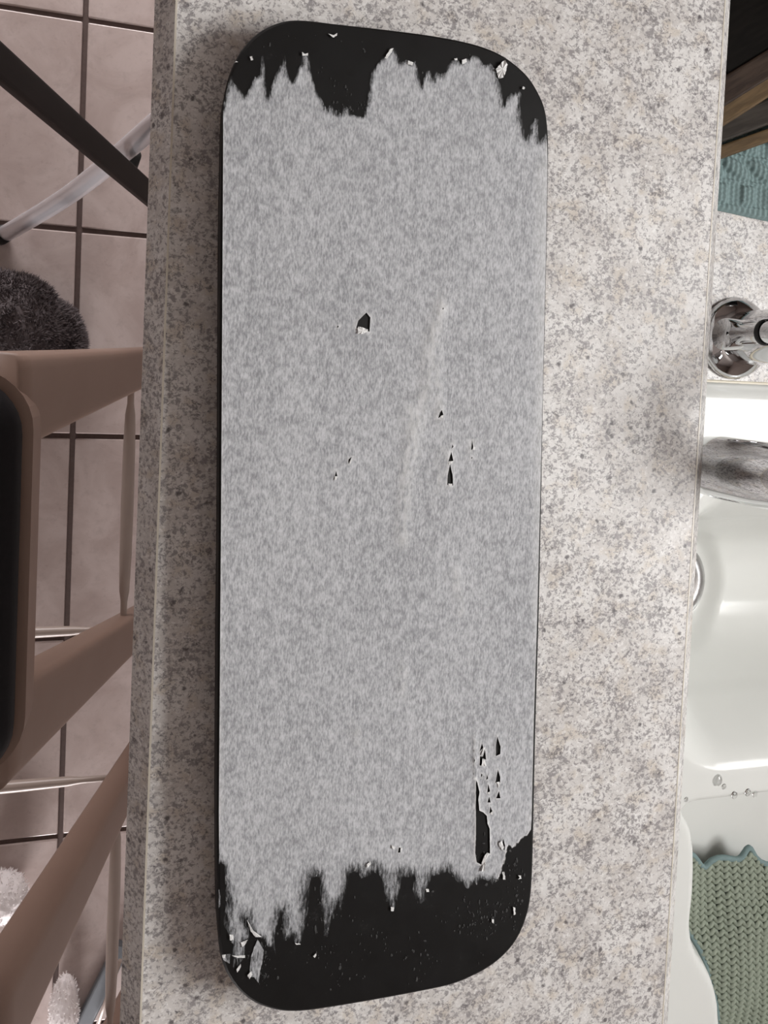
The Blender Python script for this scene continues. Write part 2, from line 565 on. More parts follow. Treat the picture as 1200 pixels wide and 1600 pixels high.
dep1, dep2 = RIM - FL1, RIM - 0.80
def bowl_prof(d, dep, wall=0.04):
    t = np.clip((-d + 0.004) / wall, 0, 1)
    return dep * (0.5 * sm(t) + 0.5 * sm(np.clip(t * 1.25, 0, 1)))
zz -= bowl_prof(d1, dep1, 0.125)
zz -= bowl_prof(d2, dep2)
# gentle fall towards the drain and its recess
DR = P(1127, 912, FL1) - Vector((0.066, 0, 0))
rr = np.hypot(fx - DR.x, fy - DR.y)
zz -= np.where(d1 < -0.05, 0.010 * sm((0.074 - rr) / 0.020) + 0.004 * sm((0.2 - rr) / 0.2), 0)
# outer edge: rolls down to the worktop over 14 mm
eo = np.minimum.reduce([fx - SX0, SX1 - fx, fy - SY0, SY1 - fy])
zz -= 0.0085 * (1 - sm(eo / 0.014)) ** 1.0
quads = []
for j in range(ny - 1):
    for i in range(nx - 1):
        a = j * nx + i
        quads.append((a, a + 1, a + nx + 1, a + nx))
bowl = keep(mesh_obj('basin', list(zip(fx, fy, zz)), quads, M['enamel'], None, True), sink)
md = bowl.modifiers.new('thick', 'SOLIDIFY'); md.thickness = 0.006; md.offset = -1
zd = FL1 - 0.0125
keep(lathe('drain_ring', [(0.030, 0.0015), (0.038, 0.005), (0.046, 0.005), (0.052, 0.001)], (DR.x, DR.y, zd), (0, 0, 1), M['steel']), sink)
keep(lathe('drain_strainer', [(0.0, 0.010), (0.008, 0.010), (0.010, 0.003), (0.022, 0.001), (0.033, 0.003), (0.033, 0.0005)], (DR.x, DR.y, zd), (0, 0, 1), M['steel']), sink)
bm = bmesh.new()
add_box(bm, SX0 - 0.002, SX1 + 0.002, SY1 - 0.001, SY1 + 0.0025, CNT, CNT + 0.0014, 0.0008, 1)
sealant = keep(bm_obj('sealant', bm, M['stain']), sink)
sealant['label'] = 'yellowed sealant line behind the sink rim'

# water drops on the divider between the bowls
drops = [(1121, 1219, .0060), (1131, 1229, .003), (1147, 1242, .004), (1168, 1238, .004), (1180, 1241, .0035), (1072, 1249, .0025)]
where = ['largest water drop on the white divider between the sink bowls', 'tiny water drop just below the largest drop on the sink divider',
         'middle water drop of the row on the sink divider edge', 'water drop second from the right on the sink divider edge',
         'rightmost water drop on the white sink divider', 'leftmost small water drop on the sink divider by the bar']
gz = zz.reshape(ny, nx)
def sink_z(x, y):
    i = int(np.clip(np.searchsorted(gxs, x), 0, nx - 1)); j = int(np.clip(np.searchsorted(gys, y), 0, ny - 1))
    return float(gz[j, i])
for (x, y, r), lb in zip(drops, where):
    p = P(x, y, RIM)
    bm = bmesh.new()
    bmesh.ops.create_uvsphere(bm, u_segments=16, v_segments=10, radius=r)
    for v in bm.verts:
        v.co.z = max(v.co.z, -0.1 * r) * 0.45
        v.co.x *= 0.85
    o = bm_obj('water_drop', bm, M['water'], None, True)
    o.location = (p.x, p.y, sink_z(p.x, p.y) + 0.0002)
    tag(o, lb, 'water drop', 'water drops on the sink divider')

# ------------------------------------------------------------------ pull-down tap
FB = P(1147, 529, CNT)
tap = thing('kitchen_tap', 'chrome gooseneck kitchen tap standing on the worktop behind the sink', 'tap', (FB.x, FB.y, CNT))
L0 = (FB.x, FB.y, CNT)
keep(lathe('base_flange', [(0.0, 0.0), (0.039, 0.0), (0.0395, 0.003), (0.036, 0.008), (0.029, 0.0125), (0.027, 0.014), (0.0, 0.014)], L0, (0, 0, 1), M['chrome']), tap)
keep(lathe('column', [(0.0235, 0.012), (0.0255, 0.016), (0.0255, 0.150), (0.0235, 0.158), (0.0150, 0.163), (0.0150, 0.165)], L0, (0, 0, 1), M['chrome']), tap)
HZ = 0.043
ax = Vector((-1.0, 0.0, 0)).normalized()
stub = keep(lathe('handle_stub', [(0.0, 0.0), (0.0145, 0.0), (0.0145, 0.026), (0.0135, 0.029), (0.0, 0.029)], Vector(L0) + Vector((0, 0, HZ)) + ax * 0.020, ax, M['chrome']), tap)
hp = Vector(L0) + Vector((0, 0, HZ)) + ax * 0.041
lev = keep(tube('lever', [hp + Vector((0, 0, 0.006)), hp + Vector((0, 0, 0.012)), hp + Vector((-0.001, 0, 0.05)), hp + Vector((-0.003, 0, 0.095)), hp + Vector((-0.003, 0, 0.098))], [0.0085, 0.0098, 0.0098, 0.0092, 0.005], M['chrome'], None, 24), tap)
rg = lathe('lever_ring', [(0.0102, 0.0), (0.0112, 0.001), (0.0112, 0.004), (0.0102, 0.005)], hp + Vector((-0.001, 0, 0.043)), (-0.03, 0, 1), M['rubber'])
rg.parent = lev
rg.matrix_parent_inverse = Matrix.Identity(4)
# gooseneck: up, over towards the sink and down into the spray head
HD = P(1097, 741, 1.0)
top = Vector(L0) + Vector((0, 0, 0.163))
hd_xy = Vector((0.453, -0.066, 0))
neck = [top]
apex = 1.185
neck.append(Vector((FB.x, FB.y, apex - 0.065)))
for k in range(1, 12):
    a = math.pi * k / 12
    c = Vector(((FB.x + hd_xy.x) / 2, (FB.y + hd_xy.y) / 2, apex - 0.065))
    hv = (Vector((FB.x, FB.y, 0)) - hd_xy) / 2
    neck.append(c + hv * math.cos(a) + Vector((0, 0, 0.065 * math.sin(a))))
neck.append(Vector((hd_xy.x, hd_xy.y, apex - 0.065)))
neck.append(Vector((hd_xy.x, hd_xy.y, 1.112)))
keep(tube('gooseneck', neck, 0.0125, M['chrome'], None, 24), tap)
head = keep(lathe('spray_head', [(0.0, 0.0), (0.020, 0.0), (0.0262, 0.004), (0.0270, 0.02), (0.0262, 0.07), (0.0225, 0.10), (0.0150, 0.128), (0.0128, 0.132), (0.0, 0.132)], (hd_xy.x, hd_xy.y, 0.985), (0, 0, 1), M['chrome']), tap)
bt = tube('spray_button', [Vector((hd_xy.x, hd_xy.y + 0.024, 1.07)), Vector((hd_xy.x, hd_xy.y + 0.0275, 1.07))], [0.008, 0.007], M['rubber'])
bt.parent = head
bt.matrix_parent_inverse = Matrix.Identity(4)

# ------------------------------------------------------------------ black board with torn paper backing
T = 0.030
ZT = BAR + T
brd = thing('black_board', 'long black board with rounded corners and torn grey paper backing lying on the bar', 'board', (0.14, -0.1, BAR))
outl = [(348, 180), (351, 145), (362, 106), (380, 74), (405, 49), (436, 34), (470, 30), (530, 36.5), (610, 45.5), (680, 55), (735, 66), (773, 79), (801, 96), (826, 119), (843, 146), (853, 172), (857.5, 208),
        (858, 260), (855, 420), (850, 640), (847, 800), (843.5, 960), (838.5, 1130), (835, 1290), (833, 1365), (829.5, 1407), (822.5, 1437), (811, 1464), (794.5, 1487), (771, 1508), (742, 1525), (705, 1540), (650, 1552), (580, 1565), (530, 1573.5), (483, 1580.5), (451, 1582), (426, 1578.5), (399, 1569), (377, 1553), (359, 1531), (347.5, 1506), (342, 1479), (339.5, 1433), (338.5, 1270), (340, 1000), (342, 800), (344, 400), (346, 260)]
wo = [P(x, y, ZT) for x, y in outl]
wo = catmull(wo, 5)
wo = [Vector((v.x, v.y, 0)) for v in wo]
cen = sum(wo, Vector()) / len(wo)
def offset_loop(loop, d):
    n = len(loop)
    out = []
    for i in range(n):
        t = (loop[(i + 1) % n] - loop[i - 1]).normalized()
        nn = Vector((t.y, -t.x, 0))
        if nn.dot(loop[i] - cen) < 0:
            nn = -nn
        out.append(loop[i] + nn * d)
    return out
prof = [(-0.0032, 0.0), (-0.0012, 0.0008), (0, 0.003), (0, T - 0.0022), (-0.0007, T - 0.0007), (-0.0020, T)]
vsb, fsb = [], []
n = len(wo)
for d, h in prof:
    vsb += [(v.x, v.y, BAR + 0.0003 + h) for v in offset_loop(wo, d)]
for i in range(len(prof) - 1):
    for k in range(n):
        fsb.append((i * n + k, i * n + (k + 1) % n, (i + 1) * n + (k + 1) % n, (i + 1) * n + k))
fsb.append(tuple(range(n)))
fsb.append(tuple((len(prof) - 1) * n + k for k in range(n)))
bm = bmesh.new()
bv = [bm.verts.new(v) for v in vsb]
for f in fsb:
    bm.faces.new([bv[i] for i in f])
deck = keep(bm_obj('board_body', bm, M['board']), brd)

def z1(X, Y): return (330 + X / 4.286, 10 + Y / 4.286)
def z2(X, Y): return (600 + X / 4.286, 10 + Y / 4.286)
def z3(X, Y): return (480 + X / 4.286, 460 + Y / 4.286)
def z4(X, Y): return (680 + X / 5.93, 1130 + Y / 5.93)
def z5(X, Y): return (320 + X / 4.286, 1270 + Y / 4.286)
def z6(X, Y): return (580 + X / 4.286, 1290 + Y / 4.286)
top_edge = [z1(*p) for p in [(80, 690), (90, 620), (110, 530), (132, 460), (150, 510), (180, 540), (205, 570), (222, 605), (245, 570), (270, 520), (290, 470), (325, 460), (335, 400), (332, 340), (345, 328), (358, 370), (360, 450), (368, 540), (380, 600), (395, 540), (415, 500), (435, 440), (470, 380), (495, 330), (506, 370), (515, 450), (530, 490), (550, 505), (570, 440), (600, 390), (608, 305), (625, 318), (648, 312), (660, 370), (668, 430), (685, 500), (710, 570), (740, 620), (770, 690), (800, 655), (830, 690), (870, 715), (885, 665), (920, 670), (935, 720), (980, 735), (1020, 740), (1030, 690), (1050, 620), (1058, 520), (1075, 440), (1110, 390), (1150, 340)]]
top_edge += [z2(*p) for p in [(5, 335), (40, 285), (70, 275), (90, 320), (115, 375), (150, 355), (195, 375), (215, 360), (230, 440), (250, 540), (262, 490), (285, 435), (310, 430), (325, 490), (345, 430), (380, 455), (420, 405), (455, 360), (485, 345), (510, 375), (540, 350), (570, 350), (600, 320), (640, 345), (665, 390), (690, 390), (710, 375), (745, 420), (765, 487), (785, 540), (792, 600), (800, 665), (820, 620), (835, 590), (870, 575), (910, 565), (922, 590), (912, 680), (925, 760), (940, 850), (955, 895), (970, 850), (985, 790), (1010, 750), (1035, 755), (1030, 830), (1040, 900), (1065, 875), (1085, 845)]]
right_side = [(855, 225), (855.5, 260), (852.5, 420), (847.5, 640), (843.5, 800), (839.5, 960), (834, 1130), (830.6, 1281), (829.5, 1296)]
bot_edge = [z4(*p) for p in [(850, 1045), (790, 1085), (765, 1120), (740, 1145), (710, 1160), (680, 1130), (668, 1150), (655, 1260), (630, 1320), (610, 1400), (570, 1465), (535, 1500), (510, 1470), (470, 1455), (430, 1440), (385, 1500), (350, 1495), (300, 1535), (265, 1505), (215, 1480), (170, 1430), (110, 1370), (60, 1395), (0, 1410)]]
bot_edge += [z6(*p) for p in [(400, 340), (395, 400), (365, 430), (355, 500), (345, 525), (310, 520), (295, 490), (280, 430), (285, 350), (240, 345), (205, 345), (195, 400), (175, 500), (155, 570), (130, 570), (125, 520), (95, 510), (85, 430), (60, 340), (20, 310)]]
bot_edge += [z5(*p) for p in [(1130, 385), (1105, 420), (1050, 440), (1025, 400), (990, 395), (970, 410), (955, 480), (940, 540), (920, 650), (900, 655), (895, 600), (870, 650), (845, 710), (820, 830), (795, 820), (800, 740), (780, 650), (775, 560), (765, 430), (745, 425), (715, 440), (700, 540), (690, 650), (670, 770), (640, 880), (605, 880), (590, 830), (545, 855), (515, 850), (525, 740), (515, 660), (490, 730), (470, 820), (465, 880), (480, 960), (450, 900), (410, 890), (390, 840), (345, 835), (310, 790), (280, 715), (298, 790), (296, 840), (265, 860), (270, 970), (240, 1000), (225, 1070), (210, 1060), (215, 980), (180, 960), (195, 880), (160, 850), (150, 790), (125, 745), (138, 650), (140, 500), (130, 350), (105, 330), (95, 345)]]
left_side = [(342.5, 1340), (342, 1270), (344, 1000), (345.5, 800), (347.8, 400), (348.8, 220)]
def fractal(poly, closed, amp, step=3.0):
    out = []
    L = len(poly)
    for i in range(L if closed else L - 1):
        a, b = poly[i], poly[(i + 1) % L]
        d = math.hypot(b[0] - a[0], b[1] - a[1])
        m = max(1, int(d / step))
        nxv, nyv = -(b[1] - a[1]) / (d + 1e-6), (b[0] - a[0]) / (d + 1e-6)
        for k in range(m):
            t = k / m
            x, y = a[0] + (b[0] - a[0]) * t, a[1] + (b[1] - a[1]) * t
            s = amp * (mnoise.noise(Vector((x * .31, y * .23, 3))) + 0.6 * mnoise.noise(Vector((x * .8, y * .5, 9)))) if k else amp * 0.4 * mnoise.noise(Vector((x, y, 5)))
            s = max(-1.6, min(1.6, s))
            out.append((x + nxv * s, y + nyv * s))
    if not closed:
        out.append(poly[-1])
    return out
te = fractal(top_edge, False, 1.3)
be = fractal(bot_edge, False, 1.3)
outer = te + right_side + be + left_side
long_tear = fractal([z4(*p) for p in [(378, 515), (395, 570), (412, 640), (400, 710), (410, 810), (445, 825), (480, 860), (485, 930), (505, 980), (508, 1210), (480, 1200), (445, 1250), (425, 1310), (385, 1290), (370, 1200), (378, 1000), (375, 750)]], True, 0.5)
holes = [long_tear]
for hpl in [[(432, 198), (442, 225), (415, 255)], [(460, 260), (468, 330), (442, 318)], [(418, 318), (440, 320), (435, 385), (415, 380)], [(578, 150), (600, 220), (598, 270), (568, 285), (568, 210)],
            [(582, 448), (598, 500), (598, 540), (565, 540)], [(590, 640), (600, 690), (570, 690)], [(492, 575), (505, 625), (485, 640)], [(500, 690), (510, 730), (488, 730)], [(512, 780), (525, 815), (505, 830)],
            [(427, 470), (437, 480), (425, 500)], [(480, 480), (488, 510), (475, 520)], [(360, 330), (368, 345), (360, 365)], [(632, 1085), (645, 1135), (640, 1170), (622, 1135)]]:
    holes.append([z4(*p) for p in hpl])
for hpl in [[(392, 140), (412, 165), (408, 235), (375, 225), (342, 215), (352, 180)], [(205, 208), (210, 218), (200, 222)], [(295, 1092), (290, 1105), (275, 1130), (280, 1105)], [(193, 1188), (200, 1215), (187, 1218)],
            [(900, 780), (908, 805), (882, 822), (890, 795)], [(973, 1008), (978, 1020), (968, 1030)], [(965, 1065), (975, 1110), (950, 1112)], [(957, 1160), (970, 1215), (972, 1265), (943, 1262), (945, 1215)],
            [(1105, 985), (1112, 1030), (1100, 1035)], [(1102, 1088), (1106, 1095), (1098, 1100)], [(910, 88), (914, 98), (906, 100)]]:
    holes.append([z3(*p) for p in hpl])
def grow(poly, k=1.35):
    if len(poly) > 6:
        return poly
    cx = sum(p[0] for p in poly) / len(poly); cy = sum(p[1] for p in poly) / len(poly)
    return [(cx + (p[0] - cx) * k, cy + (p[1] - cy) * k) for p in poly]
holes = [holes[0]] + [grow(h_) for h_ in holes[1:]]
holes.append([z6(*p) for p in [(185, 145), (195, 150), (195, 180), (180, 182)]])
islands = [fractal([z5(*p) for p in poly], True, 0.7) for poly in (
    [(355, 850), (395, 920), (385, 1000), (370, 1060), (360, 1140), (330, 1100), (285, 1100), (300, 1060), (310, 960), (330, 900)],
    [(95, 510), (105, 560), (105, 620), (92, 640)],
    [(115, 950), (175, 945), (165, 1010), (125, 985)],
    [(190, 975), (205, 980), (200, 1050), (190, 1030)])]
pts, edges = [], []
def add_loop(poly):
    b = len(pts)
    pts.extend(poly)
    edges.extend((b + i, b + (i + 1) % len(poly)) for i in range(len(poly)))
add_loop(outer)
for hpoly in holes + islands:
    add_loop(hpoly)
extra = []
def scatter(x0, x1, y0, y1, s):
    yv = y0
    while yv < y1:
        xv = x0
        while xv < x1:
            extra.append((xv + rnd.uniform(-.3, .3) * s, yv + rnd.uniform(-.3, .3) * s))
            xv += s
        yv += s
scatter(350, 852, 78, 240, 3.2)
scatter(346, 828, 1290, 1535, 3.2)
scatter(352, 838, 244, 1286, 9)
scatter(735, 790, 1150, 1286, 3.5)
ex, ey = np.array(extra).T
ins = in_poly(ex, ey, outer)
bd = dist_segs(ex, ey, closed_segs(outer))
hs = [s for h_ in holes for s in closed_segs(h_)]
for h_ in holes:
    ins &= ~in_poly(ex, ey, h_)
hd = dist_segs(ex, ey, hs)
ok = ins & (bd > 1.3) & (hd > 1.2)
pts.extend(zip(ex[ok], ey[ok]))
cd = geometry.delaunay_2d_cdt([Vector(p) for p in pts], edges, [], 0, 1e-4)
cv = np.array([(v.x, v.y) for v in cd[0]])
tri = np.array([f for f in cd[2] if len(f) == 3])
ctr = cv[tri].mean(axis=1)
inside = in_poly(ctr[:, 0], ctr[:, 1], outer)
for h_ in holes:
    inside &= ~in_poly(ctr[:, 0], ctr[:, 1], h_)
for h_ in islands:
    inside |= in_poly(ctr[:, 0], ctr[:, 1], h_)
tri = tri[inside]
used = np.unique(tri)
remap = -np.ones(len(cv), int)
remap[used] = np.arange(len(used))
cv = cv[used]
tri = remap[tri]
def open_segs(pl): return [(*pl[i], *pl[i + 1]) for i in range(len(pl) - 1)]
dt_top = dist_segs(cv[:, 0], cv[:, 1], open_segs(te))
dt_bot = dist_segs(cv[:, 0], cv[:, 1], open_segs(be))
dt_isl = np.where(np.any([in_poly(cv[:, 0], cv[:, 1], h_) for h_ in islands], axis=0) | (dist_segs(cv[:, 0], cv[:, 1], [s for h_ in islands for s in closed_segs(h_)]) < 0.5), 0.55, 1.0)
dt_hol = dist_segs(cv[:, 0], cv[:, 1], hs)
def fw(x, y, base, var, seed):
    return np.array([base + var * mnoise.noise(Vector((a * .018, b * .018, seed))) for a, b in zip(x, y)])
near = (dt_top < 40) | (dt_bot < 60)
wt = np.ones(len(cv)); wb = np.ones(len(cv))
wt[near] = np.maximum(3, fw(cv[near, 0], cv[near, 1], 16, 14, 2.0))
wb[near] = np.maximum(3, fw(cv[near, 0], cv[near, 1], 30, 26, 7.0))
crisp = (cv[:, 0] > 775) & (cv[:, 1] > 1200)
wb[crisp] = 2.0
tear = np.minimum.reduce([np.clip(0.14 + dt_top / wt, 0, 1), np.clip(0.12 + dt_bot / wb, 0, 1), np.clip(0.95 + dt_hol / 2, 0, 1), dt_isl])
rim = np.clip(1 - dt_hol / 1.6, 0, 1) * 0.4
dlt = dist_segs(cv[:, 0], cv[:, 1], closed_segs(long_tear))
rim = np.maximum(rim, np.clip(1 - dlt / 2.6, 0, 1) * 0.8)
rim = np.maximum(rim, np.where(crisp, np.clip(1 - dt_bot / 2.5, 0, 1), 0))
rsd = dist_segs(cv[:, 0], cv[:, 1], open_segs(right_side + be[:1]) + open_segs(left_side[1:]))
rim = np.maximum(rim, np.clip(1 - rsd / 1.6, 0, 1) * 0.35)
cl = [([(694, 470), (683, 500), (672, 540), (668, 600), (655, 660), (640, 700), (636, 740), (632, 800), (629, 848)], 9), ([(690, 480), (687, 560), (688, 660), (690, 700), (688, 770)], 3.5), ([(640, 640), (646, 690), (642, 720)], 10),
      ([(714, 890), (716, 930), (722, 960)], 5), ([(630, 1040), (628, 1085)], 6), ([(742, 1150), (743, 1216)], 2), ([(555, 1130), (556, 1165)], 4)]
crease = np.zeros(len(cv))
for line, w in cl:
    crease = np.maximum(crease, np.exp(-(dist_segs(cv[:, 0], cv[:, 1], open_segs(line)) / w) ** 2))
pz = ZT + 0.0009 + 0.0009 * crease + 0.0005 * np.clip(1 - dt_hol / 6, 0, 1) + 0.0003 * np.clip(1 - np.minimum(dt_top, dt_bot) / 14, 0, 1)
pv = [P(a, b, float(c)) for (a, b), c in zip(cv, pz)]
me = bpy.data.meshes.new('paper_backing')
me.from_pydata([tuple(v) for v in pv], [], [tuple(int(i) for i in t) for t in tri])
me.materials.append(M['paper'])
for nm, arr in (('tear', tear), ('rim', rim), ('crease', crease)):
    at = me.attributes.new(nm, 'FLOAT', 'POINT')
    at.data.foreach_set('value', arr.astype(np.float32))
me.polygons.foreach_set('use_smooth', [True] * len(me.polygons))
bm = bmesh.new(); bm.from_mesh(me)
for f in bm.faces:
    f.normal_update()
    if f.normal.z < 0:
        f.normal_flip()
bm.to_mesh(me); bm.free()
pap = keep(link(bpy.data.objects.new('paper_backing', me)), brd)
pap['label'] = 'grey fibrous backing paper torn ragged at both ends'
def on_brd(o, par):
    o.parent = par
    o.matrix_parent_inverse = Matrix.Identity(4)
    return o
# curled white flaps beside the tears
def flap(poly, lift=0.0015, hinge=None):
    c = (sum(p[0] for p in poly) / len(poly), sum(p[1] for p in poly) / len(poly))
    ring = [Vector((*p, 0)) for p in fractal(poly, True, 0.9, 1.6)]
    lift *= 0.5
    vs_, fs = [], []
    m = len(ring)
    for lay in (0.0, 0.00025):
        for v in ring:
            h = lift * (0.6 + 1.2 * mnoise.noise(Vector((v.x * .25, v.y * .25, 1))))
            vs_.append(P(v.x, v.y, ZT + 0.0012 + max(0, h) + lay))
        vs_.append(P(c[0], c[1], ZT + 0.0012 + lift * 0.7 + lay))
    for lay in (0, 1):
        o = lay * (m + 1)
        for k in range(m):
            f = (o + k, o + (k + 1) % m, o + m)
            fs.append(f)
    for k in range(m):
        fs.append((k, (k + 1) % m, m + 1 + (k + 1) % m, m + 1 + k))
    bm = bmesh.new()
    b_ = [bm.verts.new(v) for v in vs_]
    for f in fs:
        bm.faces.new([b_[i] for i in f])
    on_brd(bm_obj('torn_flap', bm, M['flap']), pap)
for poly, lf in [([z3(*p) for p in [(340, 215), (375, 222), (408, 236), (400, 252), (375, 265), (338, 262)]], .002),
                 ([z2(*p) for p in [(748, 422), (790, 372), (812, 358), (828, 390), (815, 440), (800, 475), (768, 484)]], .003),
                 ([z2(*p) for p in [(5, 345), (40, 285), (66, 280), (50, 310), (20, 350)]], .001),
                 ([z2(*p) for p in [(163, 362), (197, 375), (190, 395), (160, 388)]], .001),
                 ([z2(*p) for p in [(522, 358), (552, 350), (556, 372), (525, 390)]], .001),
                 ([z2(*p) for p in [(930, 535), (945, 545), (938, 556), (925, 552)]], .001),
                 ([z2(*p) for p in [(470, 348), (490, 345), (492, 360), (475, 362)]], .001),
                 ([z1(*p) for p in [(785, 183), (812, 198), (845, 178), (842, 196), (815, 208)]], .001),
                 ([z1(*p) for p in [(608, 305), (625, 318), (648, 312), (645, 330), (612, 330)]], .001),
                 ([z1(*p) for p in [(150, 380), (167, 365), (180, 373), (165, 373)]], .0005),
                 ([z1(*p) for p in [(260, 335), (275, 332), (282, 358), (265, 362)]], .0005),
                 ([z4(*p) for p in [(440, 325), (462, 350), (475, 395), (430, 395)]], .0015),
                 ([z4(*p) for p in [(565, 545), (598, 545), (592, 600), (580, 580)]], .001),
                 ([z4(*p) for p in [(480, 1200), (495, 1225), (470, 1270), (455, 1370), (430, 1375), (432, 1300), (450, 1240)]], .002),
                 ([z4(*p) for p in [(590, 1110), (615, 1090), (640, 1150), (625, 1180), (600, 1150)]], .0015),
                 ([z4(*p) for p in [(620, 1380), (640, 1378), (652, 1450), (632, 1450)]], .001),
                 ([z4(*p) for p in [(770, 1410), (795, 1412), (800, 1440), (768, 1448), (785, 1430)]], .001),
                 ([z4(*p) for p in [(485, 640), (510, 640), (505, 665), (490, 655)]], .0008),
                 ([z4(*p) for p in [(525, 818), (540, 810), (530, 850), (510, 838)]], .0008),
                 ([z4(*p) for p in [(445, 225), (462, 225), (440, 290), (430, 300)]], .0008),
                 ([z3(*p) for p in [(948, 1118), (975, 1116), (970, 1138), (948, 1140)]], .0008),
                 ([z3(*p) for p in [(945, 1266), (972, 1268), (970, 1284), (950, 1282)]], .0008),
                 ([z3(*p) for p in [(1112, 1020), (1128, 1024), (1120, 1044), (1108, 1038)]], .0008),
                 ([z3(*p) for p in [(893, 815), (910, 808), (912, 822), (900, 828)]], .0006),
                 ([z3(*p) for p in [(185, 1220), (200, 1218), (198, 1240), (185, 1246)]], .0006),
                 ([z3(*p) for p in [(290, 1110), (298, 1104), (292, 1130), (284, 1132)]], .0006),
                 ([z6(*p) for p in [(140, 130), (165, 145), (155, 160), (140, 152)]], .0008),
                 ([z6(*p) for p in [(198, 150), (212, 148), (210, 162), (198, 162)]], .0006),
                 ([z6(*p) for p in [(130, 545), (155, 548), (150, 574), (132, 572)]], .0006),
                 ([z6(*p) for p in [(365, 425), (385, 425), (388, 445), (370, 445)]], .0006),
                 ([z6(*p) for p in [(808, 628), (822, 628), (820, 655), (812, 652)]], .0006),
                 ([z6(*p) for p in [(950, 545), (965, 550), (966, 595), (955, 600)]], .0003),
                 ([z5(*p) for p in [(1085, 345), (1110, 325), (1112, 345), (1090, 370)]], .001),
                 ([z5(*p) for p in [(282, 715), (302, 760), (330, 800), (385, 832), (340, 833), (308, 795)]], .0012),
                 ([z5(*p) for p in [(285, 1090), (310, 1060), (320, 1085), (300, 1115)]], .0008),
                 ([z5(*p) for p in [(165, 815), (190, 815), (195, 850), (170, 855)]], .0008),
                 ([z5(*p) for p in [(240, 868), (290, 850), (265, 890), (250, 900)]], .0008),
                 ([z5(*p) for p in [(180, 955), (270, 955), (270, 972), (215, 970)]], .0008),
                 ([z5(*p) for p in [(212, 1050), (240, 1010), (240, 1035), (218, 1070)]], .0008),
                 ([z5(*p) for p in [(605, 872), (640, 876), (640, 884), (612, 884)]], .0005),
                 ([z5(*p) for p in [(725, 960), (745, 940), (748, 955), (735, 972)]], .0005),
                 ([z5(*p) for p in [(115, 955), (140, 950), (135, 975), (120, 972)]], .0005)]:
    flap(poly, lf)
# fine grey paper residue left on the bare black ends
rv, rf = [], []
po = [(v.x, v.y) for v in offset_loop(wo, -0.006)]
def speck(x, y, w, h):
    q = P(x, y, ZT)
    if not in_poly(np.array([q.x]), np.array([q.y]), po)[0]:
        return
    b = len(rv)
    k = rnd.randint(5, 7)
    a0 = rnd.uniform(0, 6)
    for i in range(k):
        a = a0 + 2 * math.pi * i / k
        r = rnd.uniform(.5, 1.1)
        rv.append(P(x + w * r * math.cos(a), y + h * r * math.sin(a), ZT + 0.0006))
    rv.append(P(x, y, ZT + 0.0008))
    for i in range(k):
        rf.append((b + i, b + (i + 1) % k, b + k))
def field(n_, xr, yr, seed, thr):
    for _ in range(n_):
        x, y = rnd.uniform(*xr), rnd.uniform(*yr)
        if mnoise.noise(Vector((x * .022, y * .022, seed))) + 0.3 * mnoise.noise(Vector((x * .07, y * .07, seed))) < thr:
            continue
        w = abs(rnd.gauss(0, 1)) * .9 + .3
        speck(x, y, w, w * rnd.uniform(1.0, 2.4))
field(600, (365, 800), (1400, 1555), 3.3, 0.05)
field(200, (730, 822), (1330, 1470), 5.1, -0.05)
field(120, (385, 420), (1460, 1540), 8.0, -0.2)
field(110, (375, 800), (50, 120), 2.2, 0.1)
field(60, (500, 580), (120, 175), 4.2, -0.1)
for x, y, w, h in [(749, 1410, 1.5, 6), (760, 1409, 1.5, 4), (773, 1428, 1.2, 6), (752, 1434, 2.5, 4), (804, 1425, 2, 6), (493, 1453, 2, 8), (676, 1393, 2.5, 2), (362, 1530, 3, 2.5), (492, 1388, 1.2, 4), (554, 1402, 1.2, 3), (434, 1528, 2, 4), (516, 1546, 2, 2.5), (640, 1466, 1, 4), (664, 1470, 3, 2), (760, 1382, 3, 3), (757, 1303, 1.5, 4), (756, 1318, 3, 2), (797, 1330, 3, 2.5)]:
    speck(x, y, w, h)
ob = mesh_obj('paper_residue', rv, rf, M['scrap'])
keep(ob, brd)
ob['kind'] = 'stuff'
ob['label'] = 'grey flecks of paper residue on the bare black ends'

